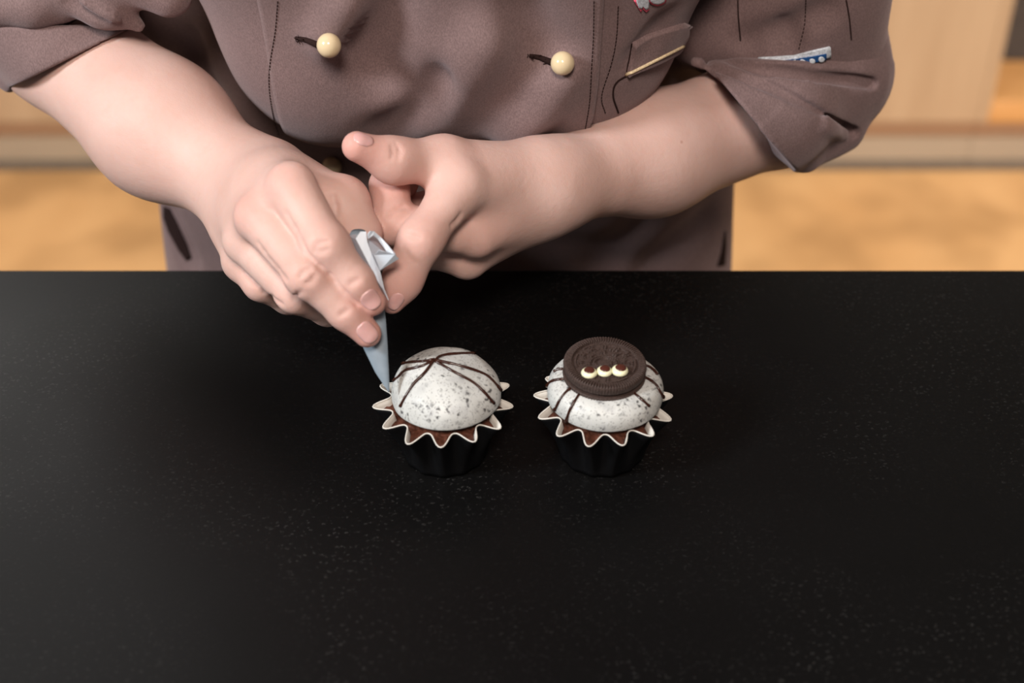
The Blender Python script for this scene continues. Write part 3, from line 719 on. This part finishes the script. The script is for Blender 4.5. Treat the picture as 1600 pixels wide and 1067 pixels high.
# ================================================================== PIPING BAG
def piping_bag():
    b0 = P(608, 611, -.012)
    e = empty('piping_bag', b0); tag(e, 'pale grey paper piping bag held upright in the fingers, folded at its top', 'piping bag')
    rows = [(611, 607.5, 1.0, -.012, .0006), (600, 604.2, 4.2, -.010, .0020), (575, 596, 11.5, -.005, .0042), (535, 585.5, 20, .003, .006), (500, 577, 26, .010, .0068), (470, 572, 27, .016, .0065), (432, 568, 24.5, .023, .0055), (400, 562, 19.5, .028, .0042), (372, 558, 14.5, .032, .0028), (363, 560, 12, .0335, .002)]
    n = 28; vs = []; fs = []
    fine = []
    for (a, b) in zip(rows, rows[1:]):
        for t in (0, .25, .5, .75): fine.append([x + (y - x) * t for x, y in zip(a, b)])
    fine.append(list(rows[-1]))
    for (py, cx, hw, y, dp) in fine:
        c = P(cx, py, y); hx = P(cx + hw, py, y).x - c.x
        for k in range(n):
            a = 2 * PI * k / n; vs.append((c.x + hx * math.copysign(abs(math.cos(a)) ** .85, math.cos(a)), c.y + dp * math.sin(a) * .8, c.z + dp * math.sin(a) * .6))
    for j in range(len(fine) - 1):
        for k in range(n): fs.append((j * n + k, j * n + (k + 1) % n, (j + 1) * n + (k + 1) % n, (j + 1) * n + k))
    fs.append(tuple(range(n))[::-1]); fs.append(tuple((len(fine) - 1) * n + k for k in range(n)))
    X = np.array([tuple(v) for v in vs])
    for _ in range(8):
        d = sdf(BODY, X); q = d < .0012
        if q.any(): X[q] += grad(BODY, X[q]) * (.0013 - d[q])[:, None] * .8
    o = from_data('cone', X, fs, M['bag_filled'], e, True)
    def sheet(name, pts, faces, mat, th=.0004):
        X = np.array([tuple(P(*p)) for p in pts])
        for _ in range(8):
            d = sdf(BODY, X); q = d < .0012
            if q.any(): X[q] += grad(BODY, X[q]) * (.0014 - d[q])[:, None] * .8
        o = from_data(name, X, faces, mat, e, False)
        m = o.modifiers.new('thickness', 'SOLIDIFY'); m.thickness = th; m.offset = 0
        return o
    # the folded collar of the bag: an outer band, the turned-over corner and its rolled upper edge
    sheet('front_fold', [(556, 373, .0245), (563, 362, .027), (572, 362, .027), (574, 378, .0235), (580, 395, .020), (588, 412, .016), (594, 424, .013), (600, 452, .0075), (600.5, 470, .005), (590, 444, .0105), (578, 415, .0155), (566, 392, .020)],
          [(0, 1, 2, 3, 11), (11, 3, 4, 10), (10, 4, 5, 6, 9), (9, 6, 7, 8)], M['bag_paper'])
    sheet('side_fold', [(541, 368, .031), (556, 366, .028), (556, 373, .0245), (566, 392, .020), (578, 415, .0155), (568, 424, .019), (552, 396, .026)], [(0, 1, 2, 6), (6, 2, 3), (6, 3, 4, 5)], M['bag_shaded'])
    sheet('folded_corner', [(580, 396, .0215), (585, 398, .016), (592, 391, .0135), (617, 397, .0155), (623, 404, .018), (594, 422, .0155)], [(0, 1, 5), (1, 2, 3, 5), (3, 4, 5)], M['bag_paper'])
    sheet('inner_fold', [(575, 374, .028), (582, 366, .036), (592, 368, .040), (598, 380, .038), (604, 398, .026), (580, 400, .0225)], [(0, 1, 2, 3), (0, 3, 4, 5)], M['bag_shaded'])
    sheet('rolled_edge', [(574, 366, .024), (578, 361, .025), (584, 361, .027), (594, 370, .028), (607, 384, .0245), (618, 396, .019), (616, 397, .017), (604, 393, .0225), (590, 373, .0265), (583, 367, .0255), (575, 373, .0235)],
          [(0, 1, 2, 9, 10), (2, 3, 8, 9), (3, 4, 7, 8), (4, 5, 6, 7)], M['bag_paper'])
piping_bag()

# ================================================================== CUPCAKES
NSP = 13
def wave(a, ph):                            # 0 in the scallops, 1 at the points of the fluted rim
    u = ((a - ph) * NSP / (2 * PI)) % 1.0; u = min(u, 1 - u) * 2
    return (0.5 + .5 * math.cos(PI * u)) ** 1.35
def cupcake(px, label, ph, seed):
    rnd = random.Random(seed)
    zr = T + .036; c = PZ(px, 628, zr); c.z = T
    e = empty('cupcake', c); tag(e, label, 'cupcake', 'two frosted cupcakes in black fluted cases')
    n = NSP * 16; jit = [rnd.uniform(.96, 1.05) for _ in range(NSP)]; zj = [rnd.uniform(-.0012, .0012) for _ in range(NSP)]
    def rim(a, f):                          # f: 0 base .. 1 rim
        w = wave(a, ph); i = int(round((a - ph) * NSP / (2 * PI))) % NSP
        r0 = .0235 + .0008 * w * 1; r1 = (.0300 + .0094 * w * jit[i])
        g = f ** 1.25; r = r0 + (r1 - r0) * (.55 * f + .45 * f ** 2.6)
        z = .0005 + f * (.0370 - .0012 * w + zj[i] * w)
        return r, z
    vs = []; fs = []; mi = []; lv = 12
    for side in (0, 1):
        for j in range(lv + 1):
            for k in range(n):
                a = 2 * PI * k / n; r, z = rim(a, j / lv); r -= .0006 * side
                vs.append((c.x + r * math.cos(a), c.y + r * math.sin(a), T + z + (.0006 * side if j == 0 else 0)))
    B = (lv + 1) * n
    for j in range(lv):
        for k in range(n):
            q = [j * n + k, j * n + (k + 1) % n, (j + 1) * n + (k + 1) % n, (j + 1) * n + k]
            fs.append(q); mi.append(0); fs.append([x + B for x in q[::-1]]); mi.append(1)
    for k in range(n): fs.append([lv * n + k, lv * n + (k + 1) % n, lv * n + (k + 1) % n + B, lv * n + k + B]); mi.append(1)
    fs.append(list(range(n))[::-1]); mi.append(0); fs.append([B + k for k in range(n)]); mi.append(1)
    cup = from_data('baking_case', vs, fs, [M['paper_out'], M['paper_in']], e, True)
    cup.data.polygons.foreach_set('material_index', mi)
    # the white cut edge of the paper
    bm = bmesh.new(); pts = []
    for k in range(n): 
        a = 2 * PI * k / n; r, z = rim(a, 1); pts.append(Vector((c.x + (r - .0003) * math.cos(a), c.y + (r - .0003) * math.sin(a), T + z)))
    rings = []
    for k in range(n):
        t = (pts[(k + 1) % n] - pts[k - 1]).normalized(); s = t.cross(Vector((0, 0, 1))).normalized(); u = s.cross(t)
        rings.append([bm.verts.new(pts[k] + (s * math.cos(a) + u * math.sin(a)) * .00042) for a in (0, PI / 3, 2 * PI / 3, PI, 4 * PI / 3, 5 * PI / 3)])
    for k in range(n):
        for i in range(6): bm.faces.new((rings[k][i], rings[(k + 1) % n][i], rings[(k + 1) % n][(i + 1) % 6], rings[k][(i + 1) % 6]))
    from_bm('paper_edge', bm, M['paper_in'], e, True)
    # cake
    vs = []; fs = []; zs = (.3, .8, .9); L = 14
    for j in range(L):
        f = j / (L - 1)
        for k in range(n):
            a = 2 * PI * k / n
            if j < 5: r, z = rim(a, .1 + .78 * j / 4); r -= .0009 + .0005 * (j == 4)
            else:
                r, z = rim(a, .88); g = (j - 5) / (L - 6); rr = r - .0016; w = wave(a, ph)
                r = rr * (1 - g) * (1 - .0 * w) ; z = z + .0012 * math.sin(g * PI / 2) * 2 + .0003
            v = Vector((c.x + r * math.cos(a), c.y + r * math.sin(a), T + z))
            if j > 3: v.z += .0008 * mnoise.noise(v * 420) + .0005 * mnoise.noise(v * 900)
            vs.append(v)
    for j in range(L - 1):
        for k in range(n): fs.append((j * n + k, j * n + (k + 1) % n, (j + 1) * n + (k + 1) % n, (j + 1) * n + k))
    fs.append(tuple(range(n))[::-1]); from_data('cake', vs, fs, M['cake'], e, True)
    return e, c
def frosting(e, c, R, H, z0, shape, dx=0, name='frosting', swirl=0):
    nu, nv = 128, 56; vs = []; fs = []
    for j in range(nv + 1):
        t = j / nv; r, z = shape(t)
        for k in range(nu):
            a = 2 * PI * k / nu
            v = Vector((c.x + dx + R * r * math.cos(a), c.y + .0015 + R * r * math.sin(a), T + z0 + H * z))
            nz = mnoise.noise(Vector((v.x * 55, v.y * 55, v.z * 70)) + Vector((c.x * 50, 0, 0)))
            v += Vector((math.cos(a), math.sin(a), .6)) * (.0009 * nz * min(1, r * 2))
            if swirl:
                s = math.sin(a * 1.0 + r * 5 + 2.2); v.z += swirl * s * r * max(0, 1 - r) * 2
                d2 = ((v.x - c.x + .006 - .0) ** 2 + (v.y - c.y - .006) ** 2); v.z += .0015 * math.exp(-d2 / .00003)
            vs.append(v)
    for j in range(nv):
        for k in range(nu): fs.append((j * nu + k, j * nu + (k + 1) % nu, (j + 1) * nu + (k + 1) % nu, (j + 1) * nu + k))
    fs.append(tuple(range(nu))[::-1]); fs.append(tuple(nv * nu + k for k in range(nu)))
    o = from_data(name, vs, fs, M['frosting'], e, True)
    return o, BVHTree.FromPolygons([tuple(v) for v in vs], fs)
def drizzle(e, bv, lines, r=.00085):
    for ln in lines:
        pts = []
        for p in smooth_path([(x, y, 0) for x, y in ln], 7):
            h = hitb([bv], p.x, p.y)
            if h: pts.append(h[0] + h[1] * .0003)
        if len(pts) < 3: continue
        rnd = random.Random(int(ln[0][0] * 7 + ln[-1][1])); ks = [rnd.uniform(.82, 1.18) for _ in range(9)]
        bm = bmesh.new()
        add_tube(bm, pts, lambda t: r * (ks[int(t * 8)] * (1 - t * 8 % 1) + ks[min(8, int(t * 8) + 1)] * (t * 8 % 1)) * (1.25 if t > .93 else 1), 8)
        from_bm('chocolate_line', bm, M['choc'], e, True)
e1, c1 = cupcake(693, 'cupcake being decorated, bare speckled frosting dome with thin chocolate lines', -PI / 2, 3)
def dome(t):
    if t < .12: return (.80 + .17 * (t / .12), -.10 + .10 * t / .12)
    a = (t - .12) / .88 * PI / 2; return (max(.0005, .97 * (1 - (1 - math.cos(a)) ** 1.0 * 1.0) + .03 * math.sin(2 * a)), math.sin(a) * .98)
o1, bv1 = frosting(e1, c1, .0318, .0232, .0400, dome, P(697, 600, c1.y).x - P(693, 600, c1.y).x, swirl=.0016)
z2 = lambda L: [(560 + x / 4.446, 500 + y / 4.446) for x, y in L]
drizzle(e1, bv1, [z2(L) for L in ([(530, 275), (460, 288), (400, 292), (310, 305), (240, 355)], [(528, 276), (440, 322), (330, 350), (280, 395), (222, 440)], [(524, 282), (460, 370), (390, 440), (330, 530), (293, 600)],
      [(528, 284), (580, 250), (700, 235), (820, 235), (870, 255)], [(530, 280), (620, 300), (700, 318), (860, 370), (930, 420), (995, 500)], [(530, 285), (660, 360), (790, 430), (870, 500), (940, 578)])])
e2, c2 = cupcake(943, 'cupcake with a round chocolate cookie and three candy eyes on its frosting', -PI / 2 + .22, 11)
def pillow(t):
    if t < .15: return (.84 + .13 * math.sin(t / .15 * PI / 2), -.16 + .16 * t / .15)
    a = (t - .15) / .85
    if a < .6: b = a / .6 * PI / 2; return (.97 - .30 * (1 - math.cos(b)) + .03 * math.sin(2 * b), math.sin(b) * .95)
    b = (a - .6) / .4; return (max(.0005, .67 * (1 - b)), .95 + .0 * b)
o2, bv2 = frosting(e2, c2, .0334, .0140, .0406, pillow, P(945, 600, c2.y).x - P(943, 600, c2.y).x)
z3 = lambda L: [(815 + x / 4.446, 500 + y / 4.446) for x, y in L]
drizzle(e2, bv2, [z3(L) for L in ([(330, 340), (285, 343), (255, 345), (228, 358)], [(340, 400), (290, 412), (240, 418), (200, 432), (178, 462)], [(345, 475), (310, 500), (270, 550), (245, 600), (232, 622)], [(400, 515), (360, 580), (330, 640), (312, 700), (305, 712)],
      [(760, 490), (800, 525), (840, 560), (885, 598)], [(840, 400), (880, 412), (930, 450), (960, 500), (985, 540)], [(840, 312), (880, 325), (915, 350), (942, 382)])])

# ------------------------------------------------------------------ cookie and candy eyes
ZC = .0400 + .0146 * .95 - .0018
cz = T + ZC; R = .0229
top = PZ(944.5, 567, cz + .0104)
cc = Vector((top.x, top.y, cz))
ck = empty('sandwich_cookie', cc); tag(ck, 'dark round sandwich cookie lying flat on the right cupcake', 'cookie')
tilt = Matrix.Translation(cc) @ Matrix.Rotation(math.radians(1.5), 4, 'X') @ Matrix.Rotation(math.radians(1.5), 4, 'Y')
NR = 88
def relief(r, a):                            # embossed height of the wafer's face, r from 0 to 1
    h = 0
    if r > .80: h = .00030 + .00030 * (math.cos(a * NR) > -.2) * min(1, (r - .80) / .02) * (1 if r < .985 else .3)
    elif r > .755: h = -.0001
    elif r > .70: h = .0003 * (math.cos(a * 6 + .6) > -.55)
    elif r > .34:
        x, y = r * math.cos(a), r * math.sin(a)
        q = 12 if r > .52 else 8; rr = .62 if r > .52 else .43
        b = round((a - .1 * (r < .52)) * q / (2 * PI)) * 2 * PI / q + .1 * (r < .52); dx, dy = x - rr * math.cos(b), y - rr * math.sin(b)
        d = math.hypot(dx, dy); th = math.atan2(dy, dx) - b
        h = .0004 * (any(math.hypot(d * math.cos(th) - .05 * math.cos(k * PI / 2 + .78), d * math.sin(th) - .05 * math.sin(k * PI / 2 + .78)) < .030 for k in range(4)) or d < .02)
        d2 = math.hypot(x - .525 * math.cos(b + PI / q), y - .525 * math.sin(b + PI / q)); h = max(h, .0004 * (d2 < .035))
    else:
        x, y = r * math.cos(a), r * math.sin(a); el = math.hypot(x / .30, y / .2)
        h = .00045 * (.82 < el < 1.0) + .0003 * (el < .6)
        h = max(h, .0004 * (1.12 < el < 1.28 and y > .0))
    return h
def wafer(name, z0, z1, face):
    na = NR * 6; rs_ = [1.0, .993, .985, .96, .93, .90, .87, .84, .815, .80, .785, .77, .757, .748, .735, .72, .705, .695] + [.68 - .02 * i for i in range(34)] 
    vs = []; fs = []
    for k in range(na):
        a = 2 * PI * k / na; s = .0003 * (math.cos(a * NR) > -.2)
        vs.append(Vector(((R - .0006 + s * .4) * math.cos(a), (R - .0006 + s * .4) * math.sin(a), z0)))
    for k in range(na):
        a = 2 * PI * k / na; s = .0003 * (math.cos(a * NR) > -.2)
        vs.append(Vector(((R + s - .0001) * math.cos(a), (R + s - .0001) * math.sin(a), z1 - .0006)))
    for r in rs_:
        for k in range(na):
            a = 2 * PI * k / na; rr = max(r, .003) * (R - .0002); vs.append(Vector((rr * math.cos(a), rr * math.sin(a), z1 - (.0003 if r > .992 else 0) + (2.8 * relief(r, a) if face else 0))))
    rows = 2 + len(rs_)
    for j in range(rows - 1):
        for k in range(na): fs.append((j * na + k, j * na + (k + 1) % na, (j + 1) * na + (k + 1) % na, (j + 1) * na + k))
    fs.append(tuple(range(na))[::-1]); fs.append(tuple((rows - 1) * na + k for k in range(na)))
    return from_data(name, [tilt @ v for v in vs], fs, M['cookie'], ck, False)
wafer('bottom_wafer', 0, .0040, False)
bm = bmesh.new(); bmesh.ops.create_cone(bm, segments=96, radius1=R * .84, radius2=R * .84, depth=.0030, cap_ends=True, matrix=tilt @ Matrix.Translation((0, 0, .0050))); from_bm('shaded_filling', bm, M['cookie_gap_shade'], ck, True)  # filling darkened so the wafer gap reads as shaded
wafer('top_wafer', .0063, .0102, True)
NEY = ('left candy eye of the row of three on the cookie', 'middle candy eye between two others on the cookie', 'right candy eye of the row of three on the cookie')
for i, (px, py, r) in enumerate(((920.5, 580.5, .0044), (944.5, 578, .0043), (968.5, 577, .0046))):
    zt = cz + .0106; p = PZ(px, py + 1.5, zt + .001); p.z = zt
    ey = empty('candy_eye', p); tag(ey, NEY[i], 'candy', 'candy eyes on the cookie')
    def lathe(name, prof, mat, c, seg=36):
        vs = [(c.x + a * math.cos(2 * PI * k / seg), c.y + a * math.sin(2 * PI * k / seg), c.z + b) for a, b in prof for k in range(seg)]; fs = []
        for j in range(len(prof) - 1):
            for k in range(seg): fs.append((j * seg + k, j * seg + (k + 1) % seg, (j + 1) * seg + (k + 1) % seg, (j + 1) * seg + k))
        fs.append(tuple(range(seg))[::-1]); fs.append(tuple((len(prof) - 1) * seg + k for k in range(seg)))
        return from_data(name, vs, fs, mat, ey, True)
    hh = r * .70
    lathe('eyeball', [(r * .82, 0)] + [(r * (.2 + .8 * math.cos(a)) if a < 1.45 else r * .2, hh * (.22 + .78 * math.sin(a))) for a in [-.25 + 1.75 * k / 12 for k in range(13)]] + [(r * .05, hh)], M['candy'], p)
    q = p + Vector((r * .03 * (i - 1) + r * .05, r * .02, 0))
    lathe('pupil', [(r * .70, hh * .70), (r * .68, hh * .86), (r * .58, hh * 1.02), (r * .3, hh * 1.10), (r * .04, hh * 1.12)], M['pupil'], q)
